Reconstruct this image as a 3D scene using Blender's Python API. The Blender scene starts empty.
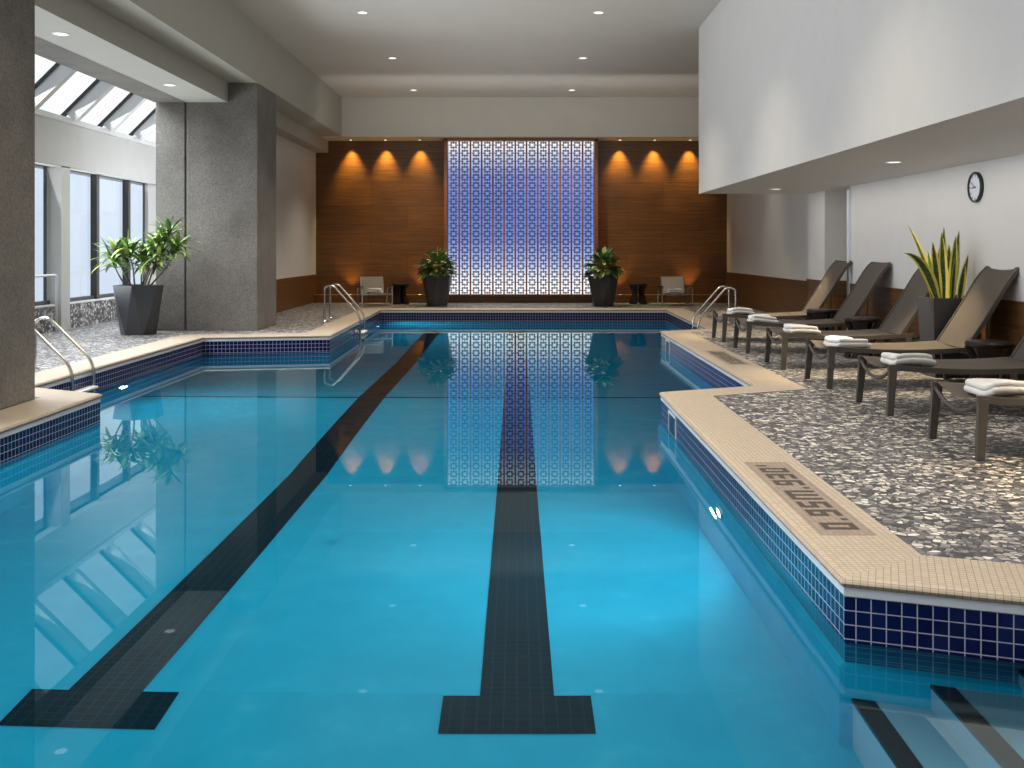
import bpy, bmesh, math, random
from mathutils import Vector, Matrix, geometry
random.seed(7)
C = bpy.context.scene.collection
PI = math.pi
R = math.radians

# ------------------------------------------------------------------ helpers
def new_mat(name):
    m = bpy.data.materials.new(name); m.use_nodes = True
    nt = m.node_tree
    b = nt.nodes['Principled BSDF']
    return m, nt, b

def N(nt, t, **kw):
    n = nt.nodes.new(t)
    for k, v in kw.items():
        if k in n.inputs: n.inputs[k].default_value = v
        else: setattr(n, k, v)
    return n

def ramp(nt, fac, stops, interp='LINEAR'):
    r = nt.nodes.new('ShaderNodeValToRGB')
    r.color_ramp.interpolation = interp
    while len(r.color_ramp.elements) < len(stops): r.color_ramp.elements.new(0.5)
    for e, (p, c) in zip(r.color_ramp.elements, stops):
        e.position = p; e.color = (*c, 1) if len(c) == 3 else c
    nt.links.new(fac, r.inputs['Fac'])
    return r.outputs['Color']

def coord(nt, kind='Object', scale=(1, 1, 1), rot=(0, 0, 0)):
    t = nt.nodes.new('ShaderNodeTexCoord')
    m = nt.nodes.new('ShaderNodeMapping')
    m.inputs['Scale'].default_value = scale
    m.inputs['Rotation'].default_value = rot
    nt.links.new(t.outputs[kind], m.inputs['Vector'])
    return m.outputs['Vector']

def plain(name, col, rough=0.5, metal=0.0, noise=0.0, nscale=20, bump=0.0, spec=0.5):
    m, nt, b = new_mat(name)
    b.inputs['Base Color'].default_value = (*col, 1)
    b.inputs['Roughness'].default_value = rough
    b.inputs['Metallic'].default_value = metal
    b.inputs['Specular IOR Level'].default_value = spec
    if noise or bump:
        v = coord(nt)
        n = N(nt, 'ShaderNodeTexNoise', Scale=nscale, Detail=4.0)
        nt.links.new(v, n.inputs['Vector'])
        if noise:
            a = tuple(max(0, c * (1 - noise)) for c in col); z = tuple(min(1, c * (1 + noise)) for c in col)
            nt.links.new(ramp(nt, n.outputs['Fac'], [(0.3, a), (0.7, z)]), b.inputs['Base Color'])
        if bump:
            bp = N(nt, 'ShaderNodeBump', Strength=bump, Distance=0.01)
            nt.links.new(n.outputs['Fac'], bp.inputs['Height']); nt.links.new(bp.outputs['Normal'], b.inputs['Normal'])
    return m

def emit(name, col, strength):
    m, nt, b = new_mat(name)
    b.inputs['Base Color'].default_value = (*col, 1)
    b.inputs['Emission Color'].default_value = (*col, 1)
    b.inputs['Emission Strength'].default_value = strength
    return m

def link(o, parent=None):
    C.objects.link(o)
    if parent: o.parent = parent
    return o

def obj(name, bm, mat, parent=None, smooth=False, angle=None, loc=None):
    bmesh.ops.recalc_face_normals(bm, faces=bm.faces[:]) if not getattr(bm, '_keep', False) and name not in KEEP else None
    me = bpy.data.meshes.new(name); bm.to_mesh(me); bm.free()
    me.materials.append(mat)
    if smooth:
        for p in me.polygons: p.use_smooth = True
        if angle is not None: me.set_sharp_from_angle(angle=R(angle))
    o = bpy.data.objects.new(name, me)
    if loc: o.location = loc
    return link(o, parent)
KEEP = {'pool_water', 'pool_shell'}

def tag(o, label, cat, group=None, kind=None):
    o['label'] = label; o['category'] = cat
    if group: o['group'] = group
    if kind: o['kind'] = kind
    return o

def thing(name, label, cat, loc=(0, 0, 0), rotz=0, group=None):
    o = bpy.data.objects.new(name, None); C.objects.link(o)
    o.empty_display_size = 0.1
    o.location = loc; o.rotation_euler = (0, 0, rotz)
    return tag(o, label, cat, group)

def struct(name, bm, mat, label, cat='building', parent=None, **kw):
    o = obj(name, bm, mat, parent, **kw)
    if parent is None:
        o['kind'] = 'structure'; o['label'] = label; o['category'] = cat
    return o

def dup(root, loc, rotz, label, group=None):
    r = root.copy(); C.objects.link(r); r.location = loc; r.rotation_euler = (0, 0, rotz)
    r['label'] = label
    if group: r['group'] = group
    for ch in list(root.children):
        c = ch.copy(); C.objects.link(c); c.parent = r
        for g in list(ch.children):
            d = g.copy(); C.objects.link(d); d.parent = c
    return r

def BM(): return bmesh.new()

def box(bm, x0, x1, y0, y1, z0, z1, bevel=0.0):
    t = bmesh.new()
    bmesh.ops.create_cube(t, size=1)
    for v in t.verts:
        v.co = Vector(((x0 + x1) / 2 + v.co.x * (x1 - x0), (y0 + y1) / 2 + v.co.y * (y1 - y0), (z0 + z1) / 2 + v.co.z * (z1 - z0)))
    if bevel: bmesh.ops.bevel(t, geom=t.edges[:], offset=bevel, segments=2, profile=0.5, affect='EDGES')
    merge(bm, t)
    return bm

def merge(bm, t, mtx=None):
    if mtx: bmesh.ops.transform(t, matrix=mtx, verts=t.verts[:])
    me = bpy.data.meshes.new('tmp'); t.to_mesh(me); t.free()
    bm.from_mesh(me); bpy.data.meshes.remove(me)

def bar(bm, a, b, w, h, up=(0, 0, 1), bevel=0.0, w2=None, h2=None):
    a = Vector(a); b = Vector(b); d = (b - a).normalized()
    up = Vector(up)
    s = d.cross(up)
    if s.length < 1e-4: s = d.cross(Vector((0, 1, 0)))
    s.normalize(); u = s.cross(d)
    w2 = w if w2 is None else w2; h2 = h if h2 is None else h2
    t = bmesh.new()
    vs = []
    for p, ww, hh in ((a, w, h), (b, w2, h2)):
        vs.append([t.verts.new(p + s * sx * ww / 2 + u * sy * hh / 2) for sx, sy in ((-1, -1), (1, -1), (1, 1), (-1, 1))])
    t.faces.new(vs[0][::-1]); t.faces.new(vs[1])
    for i in range(4): t.faces.new((vs[0][i], vs[0][(i + 1) % 4], vs[1][(i + 1) % 4], vs[1][i]))
    if bevel: bmesh.ops.bevel(t, geom=t.edges[:], offset=bevel, segments=2, profile=0.5, affect='EDGES')
    merge(bm, t)
    return bm

def tube(bm, pts, r, n=12, cap=True, radii=None):
    pts = [Vector(p) for p in pts]
    rings = []
    ref = None
    for i, p in enumerate(pts):
        d = (pts[min(i + 1, len(pts) - 1)] - pts[max(i - 1, 0)]).normalized()
        if ref is None:
            ref = d.orthogonal().normalized()
        ref = (ref - d * ref.dot(d)).normalized()
        s = d.cross(ref)
        rr = radii[i] if radii else r
        rings.append([bm.verts.new(p + (ref * math.cos(2 * PI * k / n) + s * math.sin(2 * PI * k / n)) * rr) for k in range(n)])
    for a, b in zip(rings, rings[1:]):
        for k in range(n): bm.faces.new((a[k], a[(k + 1) % n], b[(k + 1) % n], b[k]))
    if cap: bm.faces.new(rings[0][::-1]); bm.faces.new(rings[-1])
    return bm

def lathe(bm, prof, n=32, c=(0, 0, 0), axis='Z'):
    def P(r, z, a):
        if axis == 'Z': v = (r * math.cos(a), r * math.sin(a), z)
        else: v = (z, r * math.cos(a), r * math.sin(a))
        return Vector(v) + Vector(c)
    rings = []
    for r, z in prof:
        if r < 1e-6: rings.append([bm.verts.new(P(0, z, 0))])
        else: rings.append([bm.verts.new(P(r, z, 2 * PI * k / n)) for k in range(n)])
    for a, b in zip(rings, rings[1:]):
        for k in range(n):
            q = []
            for v in (a[k % len(a)], a[(k + 1) % len(a)], b[(k + 1) % len(b)], b[k % len(b)]):
                if v not in q: q.append(v)
            if len(q) > 2: bm.faces.new(q)
    return bm

def round_path(pts, r, seg=6):
    pts = [Vector(p) for p in pts]; out = [pts[0]]
    for i in range(1, len(pts) - 1):
        a, b, c = pts[i - 1], pts[i], pts[i + 1]
        d1 = (a - b); d2 = (c - b)
        rr = min(r, d1.length * .49, d2.length * .49)
        p0 = b + d1.normalized() * rr; p2 = b + d2.normalized() * rr
        for k in range(seg + 1):
            t = k / seg
            out.append(p0 * (1 - t) ** 2 + b * 2 * t * (1 - t) + p2 * t * t)
    out.append(pts[-1])
    return out

def offset_poly(P, d):
    out = []; n = len(P)
    for i in range(n):
        a = Vector(P[i - 1]); b = Vector(P[i]); c = Vector(P[(i + 1) % n])
        e1 = (b - a).normalized(); e2 = (c - b).normalized()
        n1 = Vector((e1.y, -e1.x)); n2 = Vector((e2.y, -e2.x))   # outward for CCW
        m = (n1 + n2); m = m / (1 + n1.dot(n2))
        out.append(b + m * d)
    return out

def ring_strip(bm, rows, uvscale=None, closed=True):
    """rows: list of (list of 3d points, v coordinate). Sweeps quads between successive rows with metric UVs."""
    uv = bm.loops.layers.uv.verify()
    n = len(rows[0][0])
    base = rows[0][0]
    arc = [0.0]
    for i in range(n):
        arc.append(arc[-1] + (Vector(base[(i + 1) % n]) - Vector(base[i])).length)
    for (ra, va), (rb, vb) in zip(rows, rows[1:]):
        for i in range(n if closed else n - 1):
            j = (i + 1) % n
            vs = [bm.verts.new(ra[i]), bm.verts.new(ra[j]), bm.verts.new(rb[j]), bm.verts.new(rb[i])]
            f = bm.faces.new(vs)
            # measure u along the edge direction so grids stay square at mitres
            d = (Vector(ra[j]) - Vector(ra[i])); d.z = 0; d.normalize()
            for lp, vv in zip(f.loops, (va, va, vb, vb)):
                lp[uv].uv = (arc[i] + (lp.vert.co - Vector(base[i])).dot(d), vv)

# ------------------------------------------------------------------ materials
def concrete(name, dark, light):
    m, nt, b = new_mat(name)
    v = coord(nt)
    n1 = N(nt, 'ShaderNodeTexNoise', Scale=0.9, Detail=6.0, Roughness=0.65); nt.links.new(v, n1.inputs['Vector'])
    n2 = N(nt, 'ShaderNodeTexNoise', Scale=45.0, Detail=6.0, Roughness=0.7); nt.links.new(v, n2.inputs['Vector'])
    c1 = ramp(nt, n1.outputs['Fac'], [(0.3, dark), (0.7, light)])
    c2 = ramp(nt, n2.outputs['Fac'], [(0.32, (0.55, 0.55, 0.55)), (0.62, (1.15, 1.15, 1.15))])
    mx = N(nt, 'ShaderNodeMix', data_type='RGBA', blend_type='MULTIPLY'); mx.inputs[0].default_value = 1
    nt.links.new(c1, mx.inputs[6]); nt.links.new(c2, mx.inputs[7])
    nt.links.new(mx.outputs[2], b.inputs['Base Color'])
    b.inputs['Roughness'].default_value = 0.8
    bp = N(nt, 'ShaderNodeBump', Strength=0.35, Distance=0.01)
    nt.links.new(n2.outputs['Fac'], bp.inputs['Height']); nt.links.new(bp.outputs['Normal'], b.inputs['Normal'])
    return m

M = {}
M['concrete'] = concrete('board_concrete', (0.13, 0.118, 0.105), (0.24, 0.222, 0.20))
M['white'] = plain('white_wall_paint', (0.66, 0.655, 0.645), 0.6, noise=0.02, nscale=3)
M['ceiling'] = plain('ceiling_paint', (0.62, 0.61, 0.58), 0.7, noise=0.02, nscale=2)
M['olive'] = plain('soffit_paint', (0.42, 0.415, 0.37), 0.7, noise=0.02, nscale=2)
M['trimwhite'] = plain('white_trim', (0.75, 0.79, 0.85), 0.35)
M['black'] = plain('black_metal', (0.02, 0.019, 0.018), 0.4)
M['frame'] = plain('bronze_window_frame', (0.03, 0.026, 0.024), 0.45)
M['steel'] = plain('brushed_steel', (0.62, 0.60, 0.56), 0.22, metal=1.0)
M['lounge_metal'] = plain('taupe_powder_coat', (0.085, 0.075, 0.067), 0.45, metal=0.3)
M['plastic'] = plain('white_plastic', (0.8, 0.82, 0.83), 0.4)
M['soil'] = plain('potting_soil', (0.03, 0.022, 0.015), 0.9, noise=0.5, nscale=60)
M['pot'] = plain('charcoal_planter', (0.048, 0.048, 0.054), 0.35, noise=0.1, nscale=30)
M['towel'] = plain('white_terry', (0.68, 0.675, 0.665), 0.95, bump=0.6, nscale=160, spec=0.1)
M['stool'] = plain('dark_wood_stool', (0.018, 0.009, 0.006), 0.3, noise=0.4, nscale=12)
M['stem'] = plain('plant_stem', (0.17, 0.16, 0.10), 0.7, noise=0.3, nscale=40)
M['rubber'] = plain('black_nosing_tile', (0.008, 0.012, 0.016), 0.4)
M['clockface'] = plain('clock_face', (0.70, 0.74, 0.85), 0.3)

def wood(name, dark, mid, light, rough=0.4):
    m, nt, b = new_mat(name)
    g = nt.nodes.new('ShaderNodeNewGeometry')
    mp = N(nt, 'ShaderNodeMapping'); mp.inputs['Scale'].default_value = (0.8, 0.8, 26)
    nt.links.new(g.outputs['Position'], mp.inputs['Vector'])
    n = N(nt, 'ShaderNodeTexNoise', Scale=1.6, Detail=7.0, Roughness=0.65, Distortion=0.4); nt.links.new(mp.outputs['Vector'], n.inputs['Vector'])
    c = ramp(nt, n.outputs['Fac'], [(0.3, dark), (0.5, mid), (0.72, light)])
    mp2 = N(nt, 'ShaderNodeMapping'); mp2.inputs['Rotation'].default_value = (R(90), 0, 0)
    nt.links.new(g.outputs['Position'], mp2.inputs['Vector'])
    br = N(nt, 'ShaderNodeTexBrick', Scale=1.0, offset=0.5)
    br.inputs['Brick Width'].default_value = 1.9; br.inputs['Row Height'].default_value = 0.62
    br.inputs['Mortar Size'].default_value = 0.004
    br.inputs['Color1'].default_value = (0.82, 0.82, 0.82, 1); br.inputs['Color2'].default_value = (1.1, 1.1, 1.1, 1)
    br.inputs['Mortar'].default_value = (0.5, 0.5, 0.5, 1)
    nt.links.new(mp2.outputs['Vector'], br.inputs['Vector'])
    mx = N(nt, 'ShaderNodeMix', data_type='RGBA', blend_type='MULTIPLY'); mx.inputs[0].default_value = 1
    nt.links.new(c, mx.inputs[6]); nt.links.new(br.outputs['Color'], mx.inputs[7])
    nt.links.new(mx.outputs[2], b.inputs['Base Color'])
    b.inputs['Roughness'].default_value = rough
    return m
M['wood'] = wood('horizontal_grain_walnut', (0.072, 0.029, 0.008), (0.13, 0.055, 0.015), (0.20, 0.088, 0.025))
M['woodframe'] = wood('screen_frame_wood', (0.20, 0.065, 0.025), (0.28, 0.095, 0.036), (0.36, 0.13, 0.05))

def pebble(name, scale, pal):
    m, nt, b = new_mat(name)
    g = nt.nodes.new('ShaderNodeNewGeometry')
    nz = N(nt, 'ShaderNodeTexNoise', Scale=6.0, Detail=2.0); nt.links.new(g.outputs['Position'], nz.inputs['Vector'])
    mixv = N(nt, 'ShaderNodeMix', data_type='RGBA', blend_type='ADD'); mixv.inputs[0].default_value = 0.06
    nt.links.new(g.outputs['Position'], mixv.inputs[6]); nt.links.new(nz.outputs['Color'], mixv.inputs[7])
    v1 = N(nt, 'ShaderNodeTexVoronoi', Scale=scale, feature='F1'); nt.links.new(mixv.outputs[2], v1.inputs['Vector'])
    v2 = N(nt, 'ShaderNodeTexVoronoi', Scale=scale, feature='DISTANCE_TO_EDGE'); nt.links.new(mixv.outputs[2], v2.inputs['Vector'])
    sep = N(nt, 'ShaderNodeSeparateColor'); nt.links.new(v1.outputs['Color'], sep.inputs['Color'])
    col = ramp(nt, sep.outputs['Red'], pal, 'CONSTANT')
    edge = ramp(nt, v2.outputs['Distance'], [(0.03, (0, 0, 0)), (0.10, (1, 1, 1))])
    mx = N(nt, 'ShaderNodeMix', data_type='RGBA')
    nt.links.new(edge, mx.inputs[0]); mx.inputs[6].default_value = (0.035, 0.034, 0.035, 1); nt.links.new(col, mx.inputs[7])
    nt.links.new(mx.outputs[2], b.inputs['Base Color'])
    b.inputs['Roughness'].default_value = 0.45
    bp = N(nt, 'ShaderNodeBump', Strength=0.5, Distance=0.008)
    nt.links.new(edge, bp.inputs['Height']); nt.links.new(bp.outputs['Normal'], b.inputs['Normal'])
    return m
M['pebble'] = pebble('river_pebble_mosaic', 25.0, [
    (0.0, (0.026, 0.026, 0.030)), (0.15, (0.06, 0.06, 0.068)), (0.33, (0.13, 0.125, 0.13)), (0.50, (0.22, 0.21, 0.21)),
    (0.64, (0.36, 0.33, 0.30)), (0.77, (0.56, 0.51, 0.45)), (0.90, (0.70, 0.67, 0.62))])
M['pebblewall'] = pebble('pebble_cladding', 17.0, [
    (0.0, (0.02, 0.02, 0.02)), (0.2, (0.08, 0.075, 0.075)), (0.42, (0.22, 0.20, 0.19)), (0.6, (0.45, 0.42, 0.39)), (0.8, (0.72, 0.68, 0.64))])

def gridmat(name, c1, c2, mortar, w, h, ms, rough=0.25, kind='UV', bump=0.3, rot=(0, 0, 0), offset=0.0, spec=.5):
    m, nt, b = new_mat(name)
    v = coord(nt, kind, rot=rot)
    br = N(nt, 'ShaderNodeTexBrick', Scale=1.0, offset=offset)
    br.inputs['Brick Width'].default_value = w; br.inputs['Row Height'].default_value = h
    br.inputs['Mortar Size'].default_value = ms; br.inputs['Mortar Smooth'].default_value = 0.3
    br.inputs['Color1'].default_value = (*c1, 1); br.inputs['Color2'].default_value = (*c2, 1); br.inputs['Mortar'].default_value = (*mortar, 1)
    nt.links.new(v, br.inputs['Vector'])
    nt.links.new(br.outputs['Color'], b.inputs['Base Color'])
    b.inputs['Roughness'].default_value = rough; b.inputs['Specular IOR Level'].default_value = spec
    if bump:
        bp = N(nt, 'ShaderNodeBump', Strength=bump, Distance=0.003, invert=True)
        nt.links.new(br.outputs['Fac'], bp.inputs['Height']); nt.links.new(bp.outputs['Normal'], b.inputs['Normal'])
    return m
M['coping'] = gridmat('cream_mosaic_coping', (0.40, 0.33, 0.245), (0.46, 0.385, 0.29), (0.24, 0.19, 0.14), 0.0305, 0.0305, 0.0022, 0.5)
M['tile'] = gridmat('cobalt_waterline_tile', (0.003, 0.0045, 0.05), (0.006, 0.010, 0.085), (0.42, 0.42, 0.56), 0.0605, 0.0605, 0.0028, 0.12, spec=.2)
M['tile_lit'] = gridmat('submerged_tile_pool_lit', (0.004, 0.10, 0.19), (0.006, 0.12, 0.22), (0.08, 0.30, 0.42), 0.0605, 0.0605, 0.0032, 0.3, bump=0)  # the waterline tile again, cyan pool light put into its colour
M['lane'] = gridmat('dark_lane_tile', (0.0015, 0.018, 0.030), (0.002, 0.023, 0.037), (0.008, 0.055, 0.085), 0.06, 0.06, 0.0025, 0.6, kind='Object', bump=0, spec=0.0)

def pool_plaster():
    m, nt, b = new_mat('cyan_pool_plaster')
    v = coord(nt)
    n = N(nt, 'ShaderNodeTexNoise', Scale=3.5, Detail=5.0, Roughness=0.6); nt.links.new(v, n.inputs['Vector'])
    c = ramp(nt, n.outputs['Fac'], [(0.35, (0.006, 0.40, 0.62)), (0.62, (0.010, 0.44, 0.66)), (0.75, (0.05, 0.50, 0.70))])
    nt.links.new(c, b.inputs['Base Color']); b.inputs['Roughness'].default_value = 0.7
    b.inputs['Specular IOR Level'].default_value = 0.1
    return m
M['plaster'] = pool_plaster()
M['step'] = plain('pale_step_plaster', (0.22, 0.47, 0.60), 0.7)

def water():
    m, nt, b = new_mat('clear_still_water')
    nt.nodes.remove(b)
    rf = N(nt, 'ShaderNodeBsdfRefraction', IOR=1.33, Roughness=0.0); rf.inputs['Color'].default_value = (0.95, 1, 1, 1)
    gl = N(nt, 'ShaderNodeBsdfGlossy', Roughness=0.0); gl.inputs['Color'].default_value = (0.82, 0.97, 1, 1)
    lw = N(nt, 'ShaderNodeLayerWeight', Blend=0.5)
    pw = N(nt, 'ShaderNodeMath', operation='POWER'); nt.links.new(lw.outputs['Facing'], pw.inputs[0]); pw.inputs[1].default_value = 6.2
    fr = N(nt, 'ShaderNodeMath', operation='MULTIPLY_ADD'); nt.links.new(pw.outputs[0], fr.inputs[0]); fr.inputs[1].default_value = 0.97; fr.inputs[2].default_value = 0.02
    mx = N(nt, 'ShaderNodeMixShader'); nt.links.new(fr.outputs[0], mx.inputs[0]); nt.links.new(rf.outputs[0], mx.inputs[1]); nt.links.new(gl.outputs[0], mx.inputs[2])
    nt.links.new(mx.outputs[0], nt.nodes['Material Output'].inputs['Surface'])
    return m
M['water'] = water()

def pane():
    m, nt, b = new_mat('window_glass')
    nt.nodes.remove(b)
    t = N(nt, 'ShaderNodeBsdfTransparent'); t.inputs['Color'].default_value = (0.93, 0.96, 0.97, 1)
    gl = N(nt, 'ShaderNodeBsdfGlossy', Roughness=0.02)
    lw = N(nt, 'ShaderNodeLayerWeight', Blend=0.5)
    pw = N(nt, 'ShaderNodeMath', operation='POWER'); nt.links.new(lw.outputs['Facing'], pw.inputs[0]); pw.inputs[1].default_value = 5.0
    fr = N(nt, 'ShaderNodeMath', operation='MULTIPLY_ADD'); nt.links.new(pw.outputs[0], fr.inputs[0]); fr.inputs[1].default_value = 0.9; fr.inputs[2].default_value = 0.05
    mx = N(nt, 'ShaderNodeMixShader')
    nt.links.new(fr.outputs[0], mx.inputs[0]); nt.links.new(t.outputs[0], mx.inputs[1]); nt.links.new(gl.outputs[0], mx.inputs[2])
    nt.links.new(mx.outputs[0], nt.nodes['Material Output'].inputs['Surface'])
    return m
M['pane'] = pane()

def sling():
    m, nt, b = new_mat('taupe_mesh_sling')
    v = coord(nt)
    w = N(nt, 'ShaderNodeTexWave', Scale=60.0, Distortion=0.2, bands_direction='Y'); nt.links.new(v, w.inputs['Vector'])
    c = ramp(nt, w.outputs['Fac'], [(0.0, (0.17, 0.145, 0.125)), (1.0, (0.235, 0.205, 0.178))])
    nt.links.new(c, b.inputs['Base Color']); b.inputs['Roughness'].default_value = 0.75
    b.inputs['Specular IOR Level'].default_value = 0.2
    return m
M['sling'] = sling()
M['canvas'] = plain('pale_grey_canvas', (0.52, 0.47, 0.42), 0.8, noise=0.05, nscale=60)
M['lens'] = emit('lamp_lens', (1.0, 0.95, 0.86), 1.6)
M['warmlens'] = emit('warm_lamp_lens', (1.0, 0.78, 0.45), 8.0)
M['poollens'] = emit('pool_lamp_lens', (0.8, 0.97, 1.0), 6.0)

def leaf_mat(name, a, b_, c):
    m, nt, b = new_mat(name)
    oi = nt.nodes.new('ShaderNodeNewGeometry')
    col = ramp(nt, oi.outputs['Random Per Island'], [(0.0, a), (0.5, b_), (1.0, c)])
    nt.links.new(col, b.inputs['Base Color']); b.inputs['Roughness'].default_value = 0.38
    b.inputs['Subsurface Weight'].default_value = 0.0
    return m
M['leaf_bush'] = leaf_mat('broad_leaf_green', (0.03, 0.10, 0.025), (0.16, 0.32, 0.08), (0.60, 0.70, 0.32))
M['leaf_cane'] = leaf_mat('cane_leaf_green', (0.05, 0.13, 0.03), (0.17, 0.31, 0.06), (0.55, 0.62, 0.20))
def snake_mat():
    m, nt, b = new_mat('yellow_edged_sword_leaf')
    v = nt.nodes.new('ShaderNodeTexCoord'); s = N(nt, 'ShaderNodeSeparateXYZ'); nt.links.new(v.outputs['UV'], s.inputs[0])
    a = N(nt, 'ShaderNodeMath', operation='SUBTRACT'); nt.links.new(s.outputs['X'], a.inputs[0]); a.inputs[1].default_value = 0.5
    ab = N(nt, 'ShaderNodeMath', operation='ABSOLUTE'); nt.links.new(a.outputs[0], ab.inputs[0])
    n = N(nt, 'ShaderNodeTexNoise', Scale=18.0, Detail=2.0); nt.links.new(coord(nt, scale=(1, 1, 3)), n.inputs['Vector'])
    g = ramp(nt, n.outputs['Fac'], [(0.4, (0.02, 0.05, 0.012)), (0.6, (0.07, 0.12, 0.035))])
    e = ramp(nt, ab.outputs[0], [(0.24, (0, 0, 0)), (0.30, (1, 1, 1))])
    mx = N(nt, 'ShaderNodeMix', data_type='RGBA'); nt.links.new(e, mx.inputs[0]); nt.links.new(g, mx.inputs[6]); mx.inputs[7].default_value = (0.62, 0.56, 0.10, 1)
    nt.links.new(mx.outputs[2], b.inputs['Base Color']); b.inputs['Roughness'].default_value = 0.4
    return m
M['snake'] = snake_mat()

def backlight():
    m, nt, b = new_mat('diffuser_painted_wash')
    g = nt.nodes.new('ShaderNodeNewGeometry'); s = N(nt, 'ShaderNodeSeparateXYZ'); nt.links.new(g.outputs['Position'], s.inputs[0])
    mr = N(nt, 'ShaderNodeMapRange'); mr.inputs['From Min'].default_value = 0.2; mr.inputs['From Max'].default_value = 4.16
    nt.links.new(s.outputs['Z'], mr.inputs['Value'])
    c = ramp(nt, mr.outputs['Result'], [(0.0, (1.15, 1.1, 1.05)), (0.10, (0.95, 0.95, 0.98)), (0.22, (0.42, 0.50, 0.85)), (0.36, (0.19, 0.27, 0.66)), (0.60, (0.16, 0.24, 0.62)), (0.78, (0.24, 0.30, 0.68)), (0.90, (0.62, 0.65, 0.82)), (1.0, (1.1, 1.05, 1.0))])  # white wash at both ends is painted into the panel's glow
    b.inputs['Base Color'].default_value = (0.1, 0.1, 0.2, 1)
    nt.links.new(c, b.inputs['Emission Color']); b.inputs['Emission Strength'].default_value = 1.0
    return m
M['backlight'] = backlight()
def lattice_mat():
    m, nt, b = new_mat('silver_fretwork')
    b.inputs['Base Color'].default_value = (0.045, 0.075, 0.22, 1); b.inputs['Roughness'].default_value = 0.4
    return m
M['lattice'] = lattice_mat()

# ------------------------------------------------------------------ pool outline (metres, CCW seen from above)
H = 1.4                       # camera height above deck
WZ = -0.27                    # water level
P2 = [(-4.0, 0.4), (3.6, 0.4), (3.6, 3.63), (1.39, 4.41), (1.40, 10.1), (2.43, 10.58), (2.43, 17.5), (3.33, 18.05),
      (3.41, 23.75), (-3.12, 23.75), (-3.02, 16.75), (-4.95, 16.4), (-4.95, 10.5), (-4.0, 9.98)]
Q2 = offset_poly(P2, 0.45)
def ring(P, z): return [(p[0], p[1], z) for p in P]

# floor: pebble deck with a hole for pool + coping
bm = BM()
outer = [(-8.0, -2.0), (5.9, -2.0), (5.9, 27.0), (-8.0, 27.0)]
polys = [[Vector((x, y, 0)) for x, y in outer], [Vector((q[0], q[1], 0)) for q in Q2]]
flat = [v for p in polys for v in p]
vs = [bm.verts.new(v) for v in flat]
for t in geometry.tessellate_polygon(polys): bm.faces.new([vs[i] for i in t])
for f in bm.faces:
    f.normal_update()
    if f.normal.z < 0: f.normal_flip()
floor = struct('floor', bm, M['pebble'], 'dark and cream pebble mosaic deck around the pool', 'floor')

# coping: cream mosaic strip with bullnose
Pn = offset_poly(P2, -0.012); Pm = offset_poly(P2, -0.018); Pi = offset_poly(P2, 0.02)
bm = BM()
ring_strip(bm, [(ring(Q2, -0.05), -0.05), (ring(Q2, 0.004), 0.0), (ring(Pi, 0.004), 0.43), (ring(P2, 0.001), 0.45), (ring(Pn, -0.008), 0.462), (ring(Pm, -0.018), 0.472), (ring(Pn, -0.034), 0.488), (ring(offset_poly(P2, 0.03), -0.036), 0.51)])
coping = struct('pool_coping', bm, M['coping'], 'cream mosaic tile coping edging the pool', 'pool edge')
# white strip under the nose
bm = BM()
Pw = offset_poly(P2, -0.004)
ring_strip(bm, [(ring(P2, -0.03), 0), (ring(Pw, -0.034), 0), (ring(Pw, -0.074), 0), (ring(P2, -0.078), 0)])
struct('pool_edge_trim', bm, M['trimwhite'], 'white strip running below the cream coping', 'pool edge')
# cobalt tile band
bm = BM()
ring_strip(bm, [(ring(P2, -0.07), 0.0), (ring(P2, -0.075), 0.0), (ring(P2, WZ - .004), WZ - .004 + .075)])
struct('waterline_tile', bm, M['tile'], 'cobalt blue square tile band along the waterline', 'tile')
bm = BM()
ring_strip(bm, [(ring(P2, WZ - .004), WZ - .004 + .075), (ring(P2, -0.4985), -0.4235)])
struct('submerged_tile', bm, M['tile_lit'], 'tile rows just under the water with pool light painted in as teal', 'tile')

# pool shell: walls, shallow floor, slope, deep floor
FP = [(0.2, WZ - 1.0), (4.85, WZ - 1.0), (9.5, WZ - 1.75), (13.7, WZ - 1.85), (18.0, WZ - 2.5), (24.0, WZ - 2.5)]   # floor profile: (Y, z)
SH, DP = WZ - 1.0, WZ - 2.5
def zfloor(y):
    for (a, za), (b, zb) in zip(FP, FP[1:]):
        if y <= b: return za + (zb - za) * (y - a) / (b - a)
    return FP[-1][1]
def quad(bm, pts): return bm.faces.new([bm.verts.new(p) for p in pts])
bm = BM()
ring_strip(bm, [(ring(P2, -0.4985), 0), (ring(offset_poly(P2, -0.03), -0.52), 0), (ring(offset_poly(P2, -0.03), DP - .1), 0)])
for (a, za), (b, zb) in zip(FP, FP[1:]): quad(bm, [(-5.2, a, za), (3.8, a, za), (3.8, b, zb), (-5.2, b, zb)])
struct('pool_shell', bm, M['plaster'], 'bright cyan plaster floor and walls of the pool', 'pool')

def lane(cx, label):
    bm = BM()
    e = 0.004
    def s(x0, x1, y0, y1):
        quad(bm, [(x0, y0, zfloor(y0) + e), (x1, y0, zfloor(y0) + e), (x1, y1, zfloor(y1) + e), (x0, y1, zfloor(y1) + e)])
    hw, tw = .172, .342
    s(cx - tw, cx + tw, 4.50, 4.83)
    ys_ = [4.83, 4.85, 9.5, 13.7, 18.0, 23.6]
    for a, b in zip(ys_, ys_[1:]): s(cx - hw, cx + hw, a, b)
    struct('lane_line', bm, M['lane'], label, 'lane line')
lane(0.0, 'dark tiled lane line with a T end in the middle of the pool')
lane(-1.91, 'dark tiled lane line with a T end on the left side of the pool')

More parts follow.
